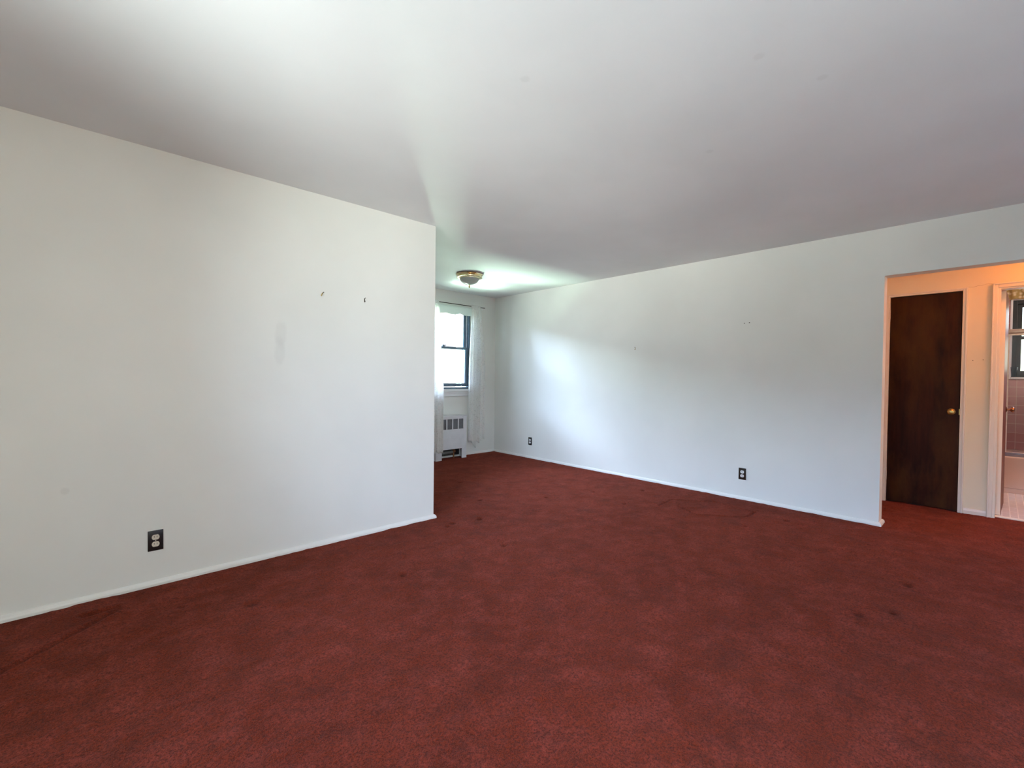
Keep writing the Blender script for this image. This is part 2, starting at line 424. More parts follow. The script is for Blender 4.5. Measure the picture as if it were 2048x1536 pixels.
# ================================================================== builders
class MB:
    def __init__(self): self.bm = bmesh.new()
    def box(self, x0, x1, y0, y1, z0, z1, bev=0.0, seg=2):
        m = Matrix.Translation(((x0+x1)/2, (y0+y1)/2, (z0+z1)/2)) @ Matrix.Diagonal((abs(x1-x0), abs(y1-y0), abs(z1-z0), 1))
        r = bmesh.ops.create_cube(self.bm, size=1.0, matrix=m)
        if bev > 0:
            es = list({e for v in r['verts'] for e in v.link_edges})
            bmesh.ops.bevel(self.bm, geom=es, offset=bev, segments=seg, profile=0.5, affect='EDGES')
        return self
    def cyl(self, p0, p1, r0, r1=None, seg=20):
        p0, p1 = Vector(p0), Vector(p1); d = p1-p0
        m = Matrix.Translation((p0+p1)/2) @ d.to_track_quat('Z', 'Y').to_matrix().to_4x4()
        bmesh.ops.create_cone(self.bm, cap_ends=True, segments=seg, radius1=r0, radius2=r1 if r1 is not None else r0, depth=d.length, matrix=m)
        return self
    def lathe(self, prof, origin=(0, 0, 0), axis=(0, 0, 1), seg=40):
        """prof: list of (radius, height) along axis"""
        o = Vector(origin); q = Vector(axis).to_track_quat('Z', 'Y')
        rings = []
        for r, h in prof:
            if r < 1e-6:
                rings.append([self.bm.verts.new(o + q @ Vector((0, 0, h)))])
            else:
                rings.append([self.bm.verts.new(o + q @ Vector((r*math.cos(2*math.pi*i/seg), r*math.sin(2*math.pi*i/seg), h))) for i in range(seg)])
        for a, b in zip(rings[:-1], rings[1:]):
            if len(a) == 1 and len(b) == 1: continue
            for i in range(seg):
                j = (i+1) % seg
                if len(a) == 1: self.bm.faces.new((a[0], b[j], b[i]))
                elif len(b) == 1: self.bm.faces.new((a[i], a[j], b[0]))
                else: self.bm.faces.new((a[i], a[j], b[j], b[i]))
        return self
    def prism(self, pts, axis, a0, a1):
        """extrude polygon pts (2-D) along axis between a0 and a1"""
        def P(p, a):
            return {'x': (a, p[0], p[1]), 'y': (p[0], a, p[1]), 'z': (p[0], p[1], a)}[axis]
        v0 = [self.bm.verts.new(P(p, a0)) for p in pts]; v1 = [self.bm.verts.new(P(p, a1)) for p in pts]
        self.bm.faces.new(v0); self.bm.faces.new(v1[::-1])
        n = len(pts)
        for i in range(n):
            j = (i+1) % n
            self.bm.faces.new((v0[i], v1[i], v1[j], v0[j]))
        return self
    def sweep(self, path, prof, left=True):
        """sweep (out, up) profile along a floor polyline with mitred corners; out = to the left of travel"""
        n = len(path); sgn = 1 if left else -1
        dirs = [(Vector(path[i+1])-Vector(path[i])).normalized() for i in range(n-1)]
        rings = []
        for i, p in enumerate(path):
            if i == 0: nrm = Vector((-dirs[0].y, dirs[0].x)); k = 1
            elif i == n-1: nrm = Vector((-dirs[-1].y, dirs[-1].x)); k = 1
            else:
                a = Vector((-dirs[i-1].y, dirs[i-1].x)); b = Vector((-dirs[i].y, dirs[i].x))
                nrm = (a+b).normalized(); k = 1/max(0.2, nrm.dot(a))
            rings.append([self.bm.verts.new((p[0]+nrm.x*o*k*sgn, p[1]+nrm.y*o*k*sgn, u)) for o, u in prof])
        m = len(prof)
        for a, b in zip(rings[:-1], rings[1:]):
            for i in range(m):
                j = (i+1) % m
                self.bm.faces.new((a[i], a[j], b[j], b[i]))
        self.bm.faces.new(rings[0]); self.bm.faces.new(rings[-1][::-1])
        return self
    def tube(self, pts, r, seg=8):
        pts = [Vector(p) for p in pts]; rings = []
        for i, p in enumerate(pts):
            d = (pts[min(i+1, len(pts)-1)] - pts[max(i-1, 0)]).normalized()
            q = d.to_track_quat('Z', 'Y')
            rings.append([self.bm.verts.new(p + q @ Vector((r*math.cos(2*math.pi*k/seg), r*math.sin(2*math.pi*k/seg), 0))) for k in range(seg)])
        for a, b in zip(rings[:-1], rings[1:]):
            for i in range(seg):
                j = (i+1) % seg
                self.bm.faces.new((a[i], a[j], b[j], b[i]))
        self.bm.faces.new(rings[0][::-1]); self.bm.faces.new(rings[-1])
        return self
    def build(self, name, mat, parent=None, smooth=False, recalc=True):
        if recalc: bmesh.ops.recalc_face_normals(self.bm, faces=self.bm.faces)
        me = bpy.data.meshes.new(name); self.bm.to_mesh(me); self.bm.free()
        if smooth:
            me.polygons.foreach_set('use_smooth', [True]*len(me.polygons))
            me.update()
            try: me.set_sharp_from_angle(angle=math.radians(38))
            except Exception: pass
        me.materials.append(mat)
        o = bpy.data.objects.new(name, me); C.objects.link(o)
        if parent is not None:
            o.parent = parent
            o.matrix_parent_inverse = Matrix.Translation(parent.location).inverted() @ Matrix.Identity(4) if parent.rotation_euler.z == 0 else (Matrix.Translation(parent.location) @ parent.rotation_euler.to_matrix().to_4x4()).inverted()
        return o
def struct(o):
    o['kind'] = 'structure'; return o
def tag(o, label, cat, group=None):
    o['label'] = label; o['category'] = cat
    if group: o['group'] = group
    return o
def thing(name, loc, label, cat, group=None):
    o = bpy.data.objects.new(name, None); C.objects.link(o)
    o.location = loc; o.empty_display_size = 0.05
    return tag(o, label, cat, group)

def wall(name, axis, p0, p1, u0, u1, holes, mat, z0=0.0, z1=H):
    """a wall slab; axis = 'x' (plane x in p0..p1, runs along y) or 'y'; holes = (u0,u1,z0,z1)"""
    us = sorted({u0, u1, *[h[0] for h in holes], *[h[1] for h in holes]})
    zs = sorted({z0, z1, *[h[2] for h in holes], *[h[3] for h in holes]})
    us = [u for u in us if u0 <= u <= u1]; zs = [z for z in zs if z0 <= z <= z1]
    bm = bmesh.new(); V = {}
    def P(k, i, j):
        key = (k, i, j)
        if key not in V:
            p = (p0, p1)[k]
            V[key] = bm.verts.new((p, us[i], zs[j]) if axis == 'x' else (us[i], p, zs[j]))
        return V[key]
    def solid(i, j):
        if not (0 <= i < len(us)-1 and 0 <= j < len(zs)-1): return False
        cu, cz = (us[i]+us[i+1])/2, (zs[j]+zs[j+1])/2
        return not any(h[0] < cu < h[1] and h[2] < cz < h[3] for h in holes)
    for i in range(len(us)-1):
        for j in range(len(zs)-1):
            if not solid(i, j): continue
            for k in (0, 1): bm.faces.new((P(k, i, j), P(k, i+1, j), P(k, i+1, j+1), P(k, i, j+1)))
            for di, dj, e in ((-1, 0, ((i, j), (i, j+1))), (1, 0, ((i+1, j), (i+1, j+1))), (0, -1, ((i, j), (i+1, j))), (0, 1, ((i, j+1), (i+1, j+1)))):
                if not solid(i+di, j+dj):
                    a, b = e
                    bm.faces.new((P(0, *a), P(0, *b), P(1, *b), P(1, *a)))
    M = MB(); M.bm.free(); M.bm = bm
    return struct(M.build(name, mat))

# ================================================================== setting
# carpeted floor: fine grid with soft undulation, furniture dents and creases
def floor_mesh():
    x0, x1, y0, y1, st = XL, XC+0.055, HY0, YW, 0.0095
    nx, ny = int((x1-x0)/st)+1, int((y1-y0)/st)+1
    X, Y = np.meshgrid(np.linspace(x0, x1, nx), np.linspace(y0, y1, ny))
    rng = np.random.default_rng(3)
    Z = np.zeros_like(X)
    for k in range(26):
        a = rng.uniform(0, math.pi*2); f = rng.uniform(3, 26); ph = rng.uniform(0, 7)
        Z += np.sin((X*math.cos(a)+Y*math.sin(a))*f+ph) * 0.0011/(f**0.5)
    g = rng.normal(size=X.shape)
    def blur(a, n):
        for _ in range(n): a = (a + np.roll(a, 1, 0)+np.roll(a, -1, 0)+np.roll(a, 1, 1)+np.roll(a, -1, 1))/5
        return a
    b1 = blur(g, 2); b2 = blur(g, 14)
    Z += b1/b1.std()*0.00055 + b2/b2.std()*0.0010
    dents = [(2.153, 2.370, .022, .014), (2.081, 2.960, .020, .013), (2.161, 3.004, .026, .009), (2.762, 3.392, .028, .009), (1.384, 2.421, .022, .012),
             (3.511, 0.333, .026, .010), (3.028, 0.343, .022, .013), (2.886, 0.464, .030, .008), (2.40, 2.95, .028, .010), (2.25, 3.45, .024, .008),
             (3.33, 3.05, .022, .010), (3.85, 2.86, .020, .010), (4.30, 2.55, .020, .009), (3.72, 2.40, .022, .009), (4.33, 1.20, .024, .012), (3.90, 1.38, .02, .008),
             (0.62, 2.62, .03, .007), (3.05, 4.10, .03, .008), (0.35, 2.83, .02, .006)]
    dent_shade = np.zeros_like(X)  # per-vertex darkening that stands in for shade in dents and creases
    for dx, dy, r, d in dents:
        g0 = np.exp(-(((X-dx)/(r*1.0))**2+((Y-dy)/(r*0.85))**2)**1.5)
        Z -= d*1.7*g0; dent_shade = np.maximum(dent_shade, g0*min(1.0, d/0.011))
    def seg(p, q, w, d):
        px, py = p; qx, qy = q; L2 = (qx-px)**2+(qy-py)**2
        t = np.clip(((X-px)*(qx-px)+(Y-py)*(qy-py))/L2, 0, 1)
        dd = np.hypot(X-(px+t*(qx-px)), Y-(py+t*(qy-py)))
        np.maximum(dent_shade, 0.55*np.exp(-(dd/w)**2), out=dent_shade)
        return -d*1.5*np.exp(-(dd/w)**2) + d*0.6*np.exp(-((dd-2.0*w)/w)**2)
    hexa = [(3.93, 2.16), (4.20, 2.17), (4.44, 1.86), (4.38, 1.47), (4.16, 1.46), (3.90, 1.77), (4.03, 2.02)]
    for a, b in zip(hexa[:-1], hexa[1:]): Z += seg(a, b, 0.010, 0.006)
    Z += seg((-0.40, 2.55), (0.10, 3.0), 0.013, 0.006) + seg((-0.02, 3.03), (0.10, 3.045), 0.016, 0.008)
    Z -= Z.mean(); Z = np.minimum(Z, 0.008)
    n = nx*ny
    co = np.stack([X.ravel(), Y.ravel(), Z.ravel()], 1).astype(np.float32)
    ii = np.arange(n).reshape(ny, nx)
    q = np.stack([ii[:-1, :-1], ii[:-1, 1:], ii[1:, 1:], ii[1:, :-1]], -1).reshape(-1, 4)
    # leave out the solid block behind the near left wall
    cx = co[q[:, 0], 0]; cy = co[q[:, 0], 1]
    keep = ~((cx < XA-0.1) & (cy > YA+0.12)) & ~((cx < XB) & (cy < YR-0.1))
    q = q[keep]
    me = bpy.data.meshes.new('floor')
    me.vertices.add(n); me.vertices.foreach_set('co', co.ravel())
    me.loops.add(q.size); me.loops.foreach_set('vertex_index', q.ravel().astype(np.int32))
    me.polygons.add(len(q)); me.polygons.foreach_set('loop_start', np.arange(0, q.size, 4, dtype=np.int32))
    me.polygons.foreach_set('use_smooth', np.ones(len(q), dtype=bool))
    me.update(calc_edges=True); me.validate()
    at = me.attributes.new('dent_shade', 'FLOAT', 'POINT'); at.data.foreach_set('value', dent_shade.ravel().astype(np.float32))
    me.materials.append(m_carpet)
    o = bpy.data.objects.new('floor', me); C.objects.link(o)
    return struct(o)
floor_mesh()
struct(MB().box(XC+0.055, BX1, BY0, BY1, -0.05, 0.004).build('floor_bathroom', m_btile))
struct(MB().box(XL-TT, BX1+TT, HY0-0.1, YW+TW, H, H+0.15).build('ceiling', m_ceil))

wall('wall_left', 'y', YA, YA+0.12, XL, XA, [], m_wallA)
wall('wall_dining', 'x', XA-0.12, XA, YA+0.12, YW, [], m_wall)
wall('wall_back', 'y', YW, YW+TW, XA-0.12, XB+TB, [(WIN['x0'], WIN['x1'], WIN['z0'], WIN['z1'])], m_wall)
wall('wall_right', 'x', XB, XB+TB, YR, YW, [(YO2, YO, 0.0, ZO)], m_wall)
wall('wall_front', 'y', YR-TT, YR, XL, XB+TB, [(RWIN['x0'], RWIN['x1'], RWIN['z0'], RWIN['z1'])], m_wall)
# unseen slab added outside the rear window to keep the sun out
struct(MB().box(-2.2, 1.6, YR-TT-1.35, YR-TT, 2.40, 2.55).build('sun_block_slab', m_trim))
wall('wall_side', 'x', XL-TT, XL, YR-TT, YA+0.12, [(q['y0'], q['y1'], q['z0'], q['z1']) for q in (LWIN, SWIN)], m_wall)
wall('wall_hall', 'x', XC, XC+TC, HY0, HY1, [(0.229-0.012, 0.738+0.012, 0, 2.018+0.012), (-0.69, 0.010, 0, 2.03)], m_hall)
wall('wall_hall_end', 'y', HY1, HY1+0.12, XB+TB, XC+TC, [], m_hall)
wall('wall_hall_near', 'y', HY0-0.12, HY0, XB, XC+TC, [], m_hall)
wall('wall_bathroom', 'x', BX1, BX1+TT, BY0, BY1, [(BWIN['y0'], BWIN['y1'], BWIN['z0'], BWIN['z1'])], m_tileX)
wall('wall_bathroom_left', 'y', BY1, BY1+0.12, XC+TC, BX1+TT, [], m_tileY)
wall('wall_bathroom_right', 'y', BY0-0.12, BY0, XC+TC, BX1+TT, [], m_tileY)

BB = [(0, 0.0), (0.019, 0.0), (0.019, 0.013), (0.015, 0.022), (0.007, 0.030), (0, 0.031)]
struct(MB().sweep([(XL, YA), (XA, YA), (XA, YA+0.6)], BB, left=False).build('baseboard_left', m_trim))
struct(MB().sweep([(XA, YW), (XB, YW)], BB, left=False).build('baseboard_back', m_trim))
struct(MB().sweep([(XB, YW-0.018), (XB, YO), (XB+TB, YO), (XB+TB, YO+0.02)], [(o*1.0, u) for o, u in BB], left=False).build('baseboard_right', m_trim))
struct(MB().sweep([(XC, 0.190), (XC, 0.047)], [(0, 0), (0.010, 0), (0.010, 0.03), (0.006, 0.05), (0, 0.052)], left=False).build('baseboard_hall', m_frame))

# ------------------------------------------------------------------ dining window
def rect_frame(M, axis, u0, u1, z0, z1, w, d0, d1, bev=0.002, wb=None, wt=None):
    wb = w if wb is None else wb; wt = w if wt is None else wt
    def B(a, b, c, d):
        if axis == 'y': M.box(a, b, d0, d1, c, d, bev)
        else: M.box(d0, d1, a, b, c, d, bev)
    B(u0, u0+w, z0, z1); B(u1-w, u1, z0, z1); B(u0+w, u1-w, z0, z0+wb); B(u0+w, u1-w, z1-wt, z1)
w = bpy.data.objects.new('window_1', None); C.objects.link(w); w.location = ((WIN['x0']+WIN['x1'])/2, YW+0.05, WIN['z0']); struct(w)
x0, x1, z0, z1 = WIN['x0'], WIN['x1'], WIN['z0'], WIN['z1']
M = MB(); rect_frame(M, 'y', x0, x1, z0, z1, 0.026, YW+0.012, YW+0.10, wb=0.030); M.build('window_frame', m_slate, w)
M = MB()
for a, b in ((x0+0.026, x0+0.040), (x1-0.040, x1-0.026)): M.box(a, b, YW+0.055, YW+0.095, z0+0.03, z1-0.03, 0.001)
M.build('jamb_liner', m_liner, w)
us = MB(); rect_frame(us, 'y', x0+0.040, x1-0.040, 1.585, z1-0.026, 0.045, YW+0.062, YW+0.090, wb=0.034); us = us.build('upper_sash', m_slate, w)
MB().box(x0+0.085, x1-0.085, YW+0.074, YW+0.078, 1.619, z1-0.06).build('pane', m_glass, us)
ls = MB(); rect_frame(ls, 'y', x0+0.030, x1-0.030, 1.040, 1.628, 0.036, YW+0.022, YW+0.052, wb=0.046, wt=0.036); ls = ls.build('lower_sash', m_slate, w)
M = MB()
for a, b in ((x0+0.066, x0+0.084), (x1-0.084, x1-0.066)): M.box(a, b, YW+0.026, YW+0.048, 1.086, 1.592, 0.001)
M.build('glazing_bead', m_slate2, ls)
MB().box(x0+0.084, x1-0.084, YW+0.036, YW+0.040, 1.086, 1.592).build('pane', m_glass, ls)
M = MB(); M.cyl((3.785, YW+0.034, 1.628), (3.785, YW+0.034, 1.640), 0.020, 0.016); M.box(3.765, 3.835, YW+0.028, YW+0.040, 1.638, 1.650, 0.003)
M.build('sash_lock', m_slate, w)
M = MB()
M.box(x0-0.05, x1+0.012, YW-0.045, YW+0.012, 0.962, 0.998, 0.004)
M.box(x0-0.03, x1+0.008, YW-0.026, YW, 0.936, 0.962, 0.003)
M.box(x0-0.03, x1+0.004, YW-0.016, YW, 0.896, 0.936, 0.003)
struct(M.build('trim_1', m_trimw))

# living window behind the camera (lights the room)
for wname, q in (('window_2', LWIN), ('window_5', SWIN)):
    w = bpy.data.objects.new(wname, None); C.objects.link(w); w.location = (XL-0.05, (q['y0']+q['y1'])/2, q['z0']); struct(w)
    M = MB(); rect_frame(M, 'x', q['y0'], q['y1'], q['z0'], q['z1'], 0.03, XL-0.12, XL-0.04); M.build('window_frame', m_slate, w)
    M = MB(); M.box(XL-0.11, XL-0.07, q['y0']+0.03, q['y1']-0.03, 1.46, 1.50, 0.002); M.build('meeting_rail', m_slate, w)
    MB().box(XL-0.084, XL-0.080, q['y0']+0.03, q['y1']-0.03, q['z0']+0.03, q['z1']-0.03).build('pane', m_glass, w)
w = bpy.data.objects.new('window_4', None); C.objects.link(w); w.location = (-0.3, YR-0.05, RWIN['z0']); struct(w)
xm = (RWIN['x0']+RWIN['x1'])/2
M = MB(); rect_frame(M, 'y', RWIN['x0'], RWIN['x1'], RWIN['z0'], RWIN['z1'], 0.03, YR-0.12, YR-0.04)
M.build('window_frame', m_slate, w)
M = MB(); M.box(RWIN['x0']+0.03, RWIN['x1']-0.03, YR-0.11, YR-0.07, 1.46, 1.50, 0.002)
M.build('meeting_rail', m_slate, w)
MB().box(RWIN['x0']+0.03, RWIN['x1']-0.03, YR-0.084, YR-0.080, RWIN['z0']+0.03, RWIN['z1']-0.03).build('pane', m_glass, w)

# ------------------------------------------------------------------ closet door
d = bpy.data.objects.new('door_1', None); C.objects.link(d); d.location = (XC, 0.4835, 0); struct(d)
fr = MB()
xo, xi = XC-0.014, XC+0.05
for a, b in ((0.738, 0.762), (0.195, 0.229)): fr.box(xo, xi, a, b, 0.0, 2.038, 0.003)
fr.box(xo, xi, 0.229, 0.738, 2.018, 2.038, 0.003)
fr.box(xo-0.006, xo, 0.195, 0.208, 0.0, 2.044, 0.002); fr.box(xo-0.006, xo, 0.754, 0.766, 0.0, 2.044, 0.002); fr.box(xo-0.006, xo, 0.208, 0.754, 2.032, 2.044, 0.002)
fr.build('door_frame', m_frame, d)
lf = MB().box(XC+0.004, XC+0.040, 0.231, 0.736, 0.012, 2.015, 0.002).build('door_leaf', m_door, d)
MB().box(XC+0.045, XC+0.06, 0.20, 0.76, 0.0, 2.06).build('door_stop', m_dark, d)
kb = MB().lathe([(0, 0), (0.030, 0), (0.030, 0.003), (0.024, 0.007), (0.010, 0.009), (0.0095, 0.026), (0.020, 0.032), (0.0275, 0.042), (0.0285, 0.050), (0.024, 0.060), (0.013, 0.066), (0, 0.067)],
              (XC+0.004, 0.287, 0.916), (-1, 0, 0), 28).build('door_knob', m_oldbrass, lf, True)
MB().box(XC+0.001, XC+0.006, 0.2295, 0.236, 0.890, 0.945, 0.001).build('latch_plate', m_oldbrass, lf)
for za, zb in ((1.798, 1.895), (0.216, 0.327)):
    M = MB()
    for k in range(5):
        h = (zb-za)/5
        M.cyl((xo+0.002, 0.741, za+k*h+0.0008), (xo+0.002, 0.741, za+(k+1)*h-0.0008), 0.0075, seg=14)
    M.box(xo-0.003, xo+0.002, 0.741, 0.760, za+0.004, zb-0.004, 0.001)
    M.lathe([(0, 0), (0.005, 0.001), (0.006, 0.004), (0, 0.008)], (xo+0.002, 0.741, zb), seg=12)
    M.build('hinge', m_frame, d, True)

# ------------------------------------------------------------------ bathroom door, standing open into the bathroom
d = bpy.data.objects.new('door_2', None); C.objects.link(d); d.location = (XC, -0.34, 0); struct(d)
fr = MB()
for s, e in ((0.045, 1), (-0.725, -1)):
    a, b = sorted((s, s-e*0.035)); fr.box(XC-0.016, XC+0.004, a, b, 0, 2.050, 0.004)
    a, b = sorted((s, s-e*0.012)); fr.box(XC-0.024, XC-0.016, a, b, 0, 2.056, 0.003)
    a, b = sorted((s-e*0.030, s-e*0.052)); fr.box(XC-0.006, XC+TC+0.01, a, b, 0, 2.020, 0.003)
fr.box(XC-0.016, XC+0.004, -0.69, 0.010, 2.016, 2.050, 0.004)
fr.box(XC-0.024, XC-0.016, -0.725, 0.045, 2.044, 2.056, 0.003)
fr.box(XC-0.006, XC+TC+0.01, -0.68, 0.0, 2.004, 2.030, 0.003)
fr.build('door_frame', m_frame, d)
ang = math.radians(-2.2)
Rz = Matrix.Translation((XC+TC+0.012, -0.004, 0)) @ Matrix.Rotation(ang, 4, 'Z')
M = MB().box(0, 0.62, -0.035, 0, 0.012, 2.0, 0.002); bmesh.ops.transform(M.bm, matrix=Rz, verts=M.bm.verts)
lf = M.build('door_leaf', m_bdoor, d)
M = MB().box(-0.0012, 0.0, -0.0345, -0.0005, 0.013, 1.999); bmesh.ops.transform(M.bm, matrix=Rz, verts=M.bm.verts)
M.build('painted_edge', m_frame, lf)
M = MB().lathe([(0, 0), (0.029, 0), (0.029, 0.003), (0.022, 0.007), (0.009, 0.010), (0.0085, 0.024), (0.014, 0.030), (0.025, 0.038), (0.027, 0.047), (0.024, 0.054), (0.012, 0.058), (0, 0.058)], (0.52, -0.035, 0.932), (0, -1, 0), 28)
bmesh.ops.transform(M.bm, matrix=Rz, verts=M.bm.verts); M.build('door_knob', m_copper, lf, True)
struct(MB().box(XC+0.045, XC+TC+0.005, -0.68, 0.0, 0.0, 0.010, 0.003).build('trim_2', m_frame))
# hairline plaster crack above the two doors
M = MB()
pts = [(0.205, 2.062), (0.17, 2.055), (0.14, 2.064), (0.10, 2.062), (0.07, 2.071), (0.045, 2.070)]
pts = [(0.196, 2.046), (0.165, 2.043), (0.135, 2.052), (0.110, 2.051), (0.085, 2.060), (0.050, 2.061)]
M.tube([(XC, a, b) for a, b in pts], 0.0011, 5)
M.build('trim_3', simple('crack_shadow', (0.30, 0.18, 0.09), 0.9)); struct(bpy.data.objects['trim_3'])

# ================================================================== ceiling light over the dining end
CL = (3.40, 4.42)
t = thing('ceiling_light', (CL[0], CL[1], H), 'flush brass and glass ceiling light over the dining end', 'ceiling light')
MB().lathe([(0, 0), (0.158, 0), (0.163, -0.004), (0.165, -0.012), (0.160, -0.018), (0.148, -0.020), (0.144, -0.028), (0.150, -0.036), (0.158, -0.040), (0.157, -0.046), (0.146, -0.049),
            (0.128, -0.046), (0.122, -0.050), (0.120, -0.058), (0.114, -0.060), (0.108, -0.054), (0.100, -0.040), (0, -0.040)], (CL[0], CL[1], H), seg=64).build('canopy', m_brass, t, True)
MB().lathe([(0.1165, -0.052), (0.118, -0.062), (0.112, -0.078), (0.095, -0.100), (0.070, -0.117), (0.040, -0.128), (0.014, -0.132), (0, -0.132)], (CL[0], CL[1], H), seg=64).build('glass_bowl', m_frost, t, True)
MB().lathe([(0, -0.130), (0.014, -0.131), (0.015, -0.135), (0.006, -0.139), (0.005, -0.146), (0.010, -0.150), (0.011, -0.156), (0.006, -0.163), (0.004, -0.170), (0, -0.172)], (CL[0], CL[1], H), seg=20).build('finial', m_oldbrass, t, True)

# hall ceiling light: the warm lamp glowing beyond the frame
HL = (5.34, -0.62)
t = thing('ceiling_light', (HL[0], HL[1], H), 'round ceiling lamp glowing orange in the hall', 'ceiling light')
MB().lathe([(0, 0), (0.13, 0), (0.135, -0.01), (0.13, -0.025), (0.12, -0.028), (0, -0.028)], (HL[0], HL[1], H), seg=40).build('canopy', m_brass, t, True)
MB().lathe([(0.12, -0.028), (0.125, -0.05), (0.10, -0.09), (0.05, -0.115), (0, -0.12)], (HL[0], HL[1], H), seg=40).build('glass_bowl', glow('lamp_glow', (1.0, 0.24, 0.012), 70.0), t, True)

t = thing('ceiling_light', (6.7, -1.15, H), 'round white lamp added out of view to brighten the bathroom', 'ceiling light')  # unseen lamp, added to lift the bathroom brightness
MB().lathe([(0, 0), (0.13, 0), (0.135, -0.01), (0.13, -0.025), (0, -0.025)], (6.7, -1.15, H), seg=40).build('canopy', m_brass, t, True)
MB().lathe([(0.12, -0.025), (0.125, -0.05), (0.10, -0.09), (0.05, -0.115), (0, -0.12)], (6.7, -1.15, H), seg=40).build('glass_bowl', glow('bathroom_fill_glow', (1.0, 0.82, 0.70), 95.0), t, True)

# ================================================================== curtain rod, shade, lace curtains
rod = thing('curtain_rod', (3.785, YW-0.078, 2.245), 'thin dark curtain rod above the dining window', 'curtain rod')
MB().cyl((3.22, YW-0.078, 2.243), (4.47, YW-0.078, 2.243), 0.0055, seg=12).build('rod', m_nail, rod, True)
for x in (3.21, 4.475):
    M = MB(); M.box(x-0.012, x+0.012, YW-0.006, YW, 2.215, 2.265, 0.002); M.tube([(x, YW, 2.243), (x, YW-0.06, 2.243), (x, YW-0.078, 2.243)], 0.004, 8)
    M.build('bracket', m_trimw, rod, True)

def window_shade():
    t = thing('roller_shade', (3.785, YW-0.02, 2.2), 'short white window shade with a scalloped hem, rolled up high', 'window shade')
    MB().cyl((3.30, YW-0.028, 2.205), (4.262, YW-0.028, 2.205), 0.018, seg=20).build('roller', m_shade, t, True)
    bm = bmesh.new(); n = 120; rows = []
    for i in range(n+1):
        u = i/n; x = 3.30+u*0.962
        zb = 2.118 - 0.016*abs(math.sin(u*math.pi*4.0))**0.7 * 1.0 - 0.006
        rows.append((x, zb))
    for yy in (YW-0.046, YW-0.0445):
        pass
    cols = []
    for x, zb in rows:
        cols.append([bm.verts.new((x, y, z)) for y, z in ((YW-0.0465, 2.205), (YW-0.0465, zb), (YW-0.0450, zb), (YW-0.0450, 2.205))])
    for a, b in zip(cols[:-1], cols[1:]):
        for i in range(4):
            j = (i+1) % 4; bm.faces.new((a[i], a[j], b[j], b[i]))
    bm.faces.new(cols[0]); bm.faces.new(cols[-1][::-1])
    M = MB(); M.bm.free(); M.bm = bm
    M.build('cloth', m_shade, t)
window_shade()

def curtain(x_top, x_bot, z_top, hem, folds, label, seed, forward=0.0):
    """gathered lace panel: narrow at the rod, fuller below, with a pointed scalloped hem"""
    rnd = random.Random(seed)
    ph = rnd.uniform(0, 6); nu, nv = 150, 90
    t = thing('lace_curtain', ((x_top[0]+x_top[1])/2, YW-0.09, z_top), label, 'curtain', 'lace curtains at the dining window')
    bm = bmesh.new(); G = []
    for j in range(nv+1):
        v = j/nv; row = []
        for i in range(nu+1):
            u = i/nu
            s = min(1.0, v*2.2); s = s*s*(3-2*s)
            xa = x_top[0]*(1-s)+x_bot[0]*s; xb = x_top[1]*(1-s)+x_bot[1]*s
            x = xa+(xb-xa)*(u+0.012*math.sin(u*9+v*5+ph))
            zb = hem(u)
            z = z_top+(zb-z_top)*v
            amp = 0.010+0.016*s
            k = folds*2*math.pi*u + ph + 0.5*math.sin(v*3+ph)
            y = YW-0.108 + amp*math.sin(k) + 0.35*amp*math.sin(2.3*k+1+v*2)
            y -= forward*min(1.0, v/0.55)
            if v < 0.025: y = YW-0.100+0.005*math.sin(folds*4*math.pi*u)
            row.append(bm.verts.new((x, y, z)))
        G.append(row)
    for a, b in zip(G[:-1], G[1:]):
        for i in range(nu): bm.faces.new((a[i], a[i+1], b[i+1], b[i]))
    M = MB(); M.bm.free(); M.bm = bm
    p = M.build('lace_panel', m_lace, t, True)
    sol = p.modifiers.new('thickness', 'SOLIDIFY'); sol.thickness = 0.0012
    return t
def hem_right(u):
    z = 0.215 - 0.095*math.exp(-((u-0.36)/0.09)**2) - 0.03*math.exp(-((u-0.68)/0.05)**2) + 0.02*(u > 0.85)
    return z + 0.010*math.sin(u*70)
def hem_left(u):
    return 0.135 + 0.012*math.sin(u*40)
def xs(px, y):   # world x of an image column on plane y (camera geometry, near horizon row)
    u = (px-1024)/907.09
    dx = F.x+u*R.x; dy = F.y+u*R.y
    return y/dy*dx
yc = YW-0.105
curtain((xs(942, yc), xs(960, yc)), (xs(938.5, yc), xs(968, yc)), 2.262, hem_right, 5, 'white lace curtain at right of the dining window, with pointed hem', 2)
curtain((3.26, xs(877.5, yc)), (3.26, xs(877, yc)), 2.262, hem_left, 6, 'white lace curtain at left of the dining window, half hidden by the near wall corner', 7, 0.125)

# ================================================================== radiator cover
rx0, rx1, ry, rz = 3.530, 4.060, 5.312, 0.620
t = thing('radiator_cover', ((rx0+rx1)/2, (ry+YW)/2, 0), 'white metal radiator cover with four grilles under the dining window', 'radiator cover')
holes = [(3.619, 3.703, 0.43, 0.577), (3.719, 3.803, 0.43, 0.577), (3.819, 3.903, 0.43, 0.577), (3.919, 4.001, 0.43, 0.577), (3.627, 3.976, 0.0, 0.145)]
body = wall('body', 'y', ry, ry+0.010, rx0, rx1, holes, m_enamel, 0.0, rz-0.012)
body.pop('kind', None) if hasattr(body, 'pop') else None
if 'kind' in body.keys(): del body['kind']
body.parent = t; body.matrix_parent_inverse = Matrix.Translation(t.location).inverted()
for a, b in ((rx0, rx0+0.010), (rx1-0.010, rx1)):
    MB().box(a, b, ry+0.010, YW-0.02, 0.0, rz-0.012, 0.001).build('side_panel', m_enamel, t)
MB().box(rx0-0.006, rx1+0.006, ry-0.008, YW-0.004, rz-0.012, rz, 0.003).build('top', m_enamel, t)
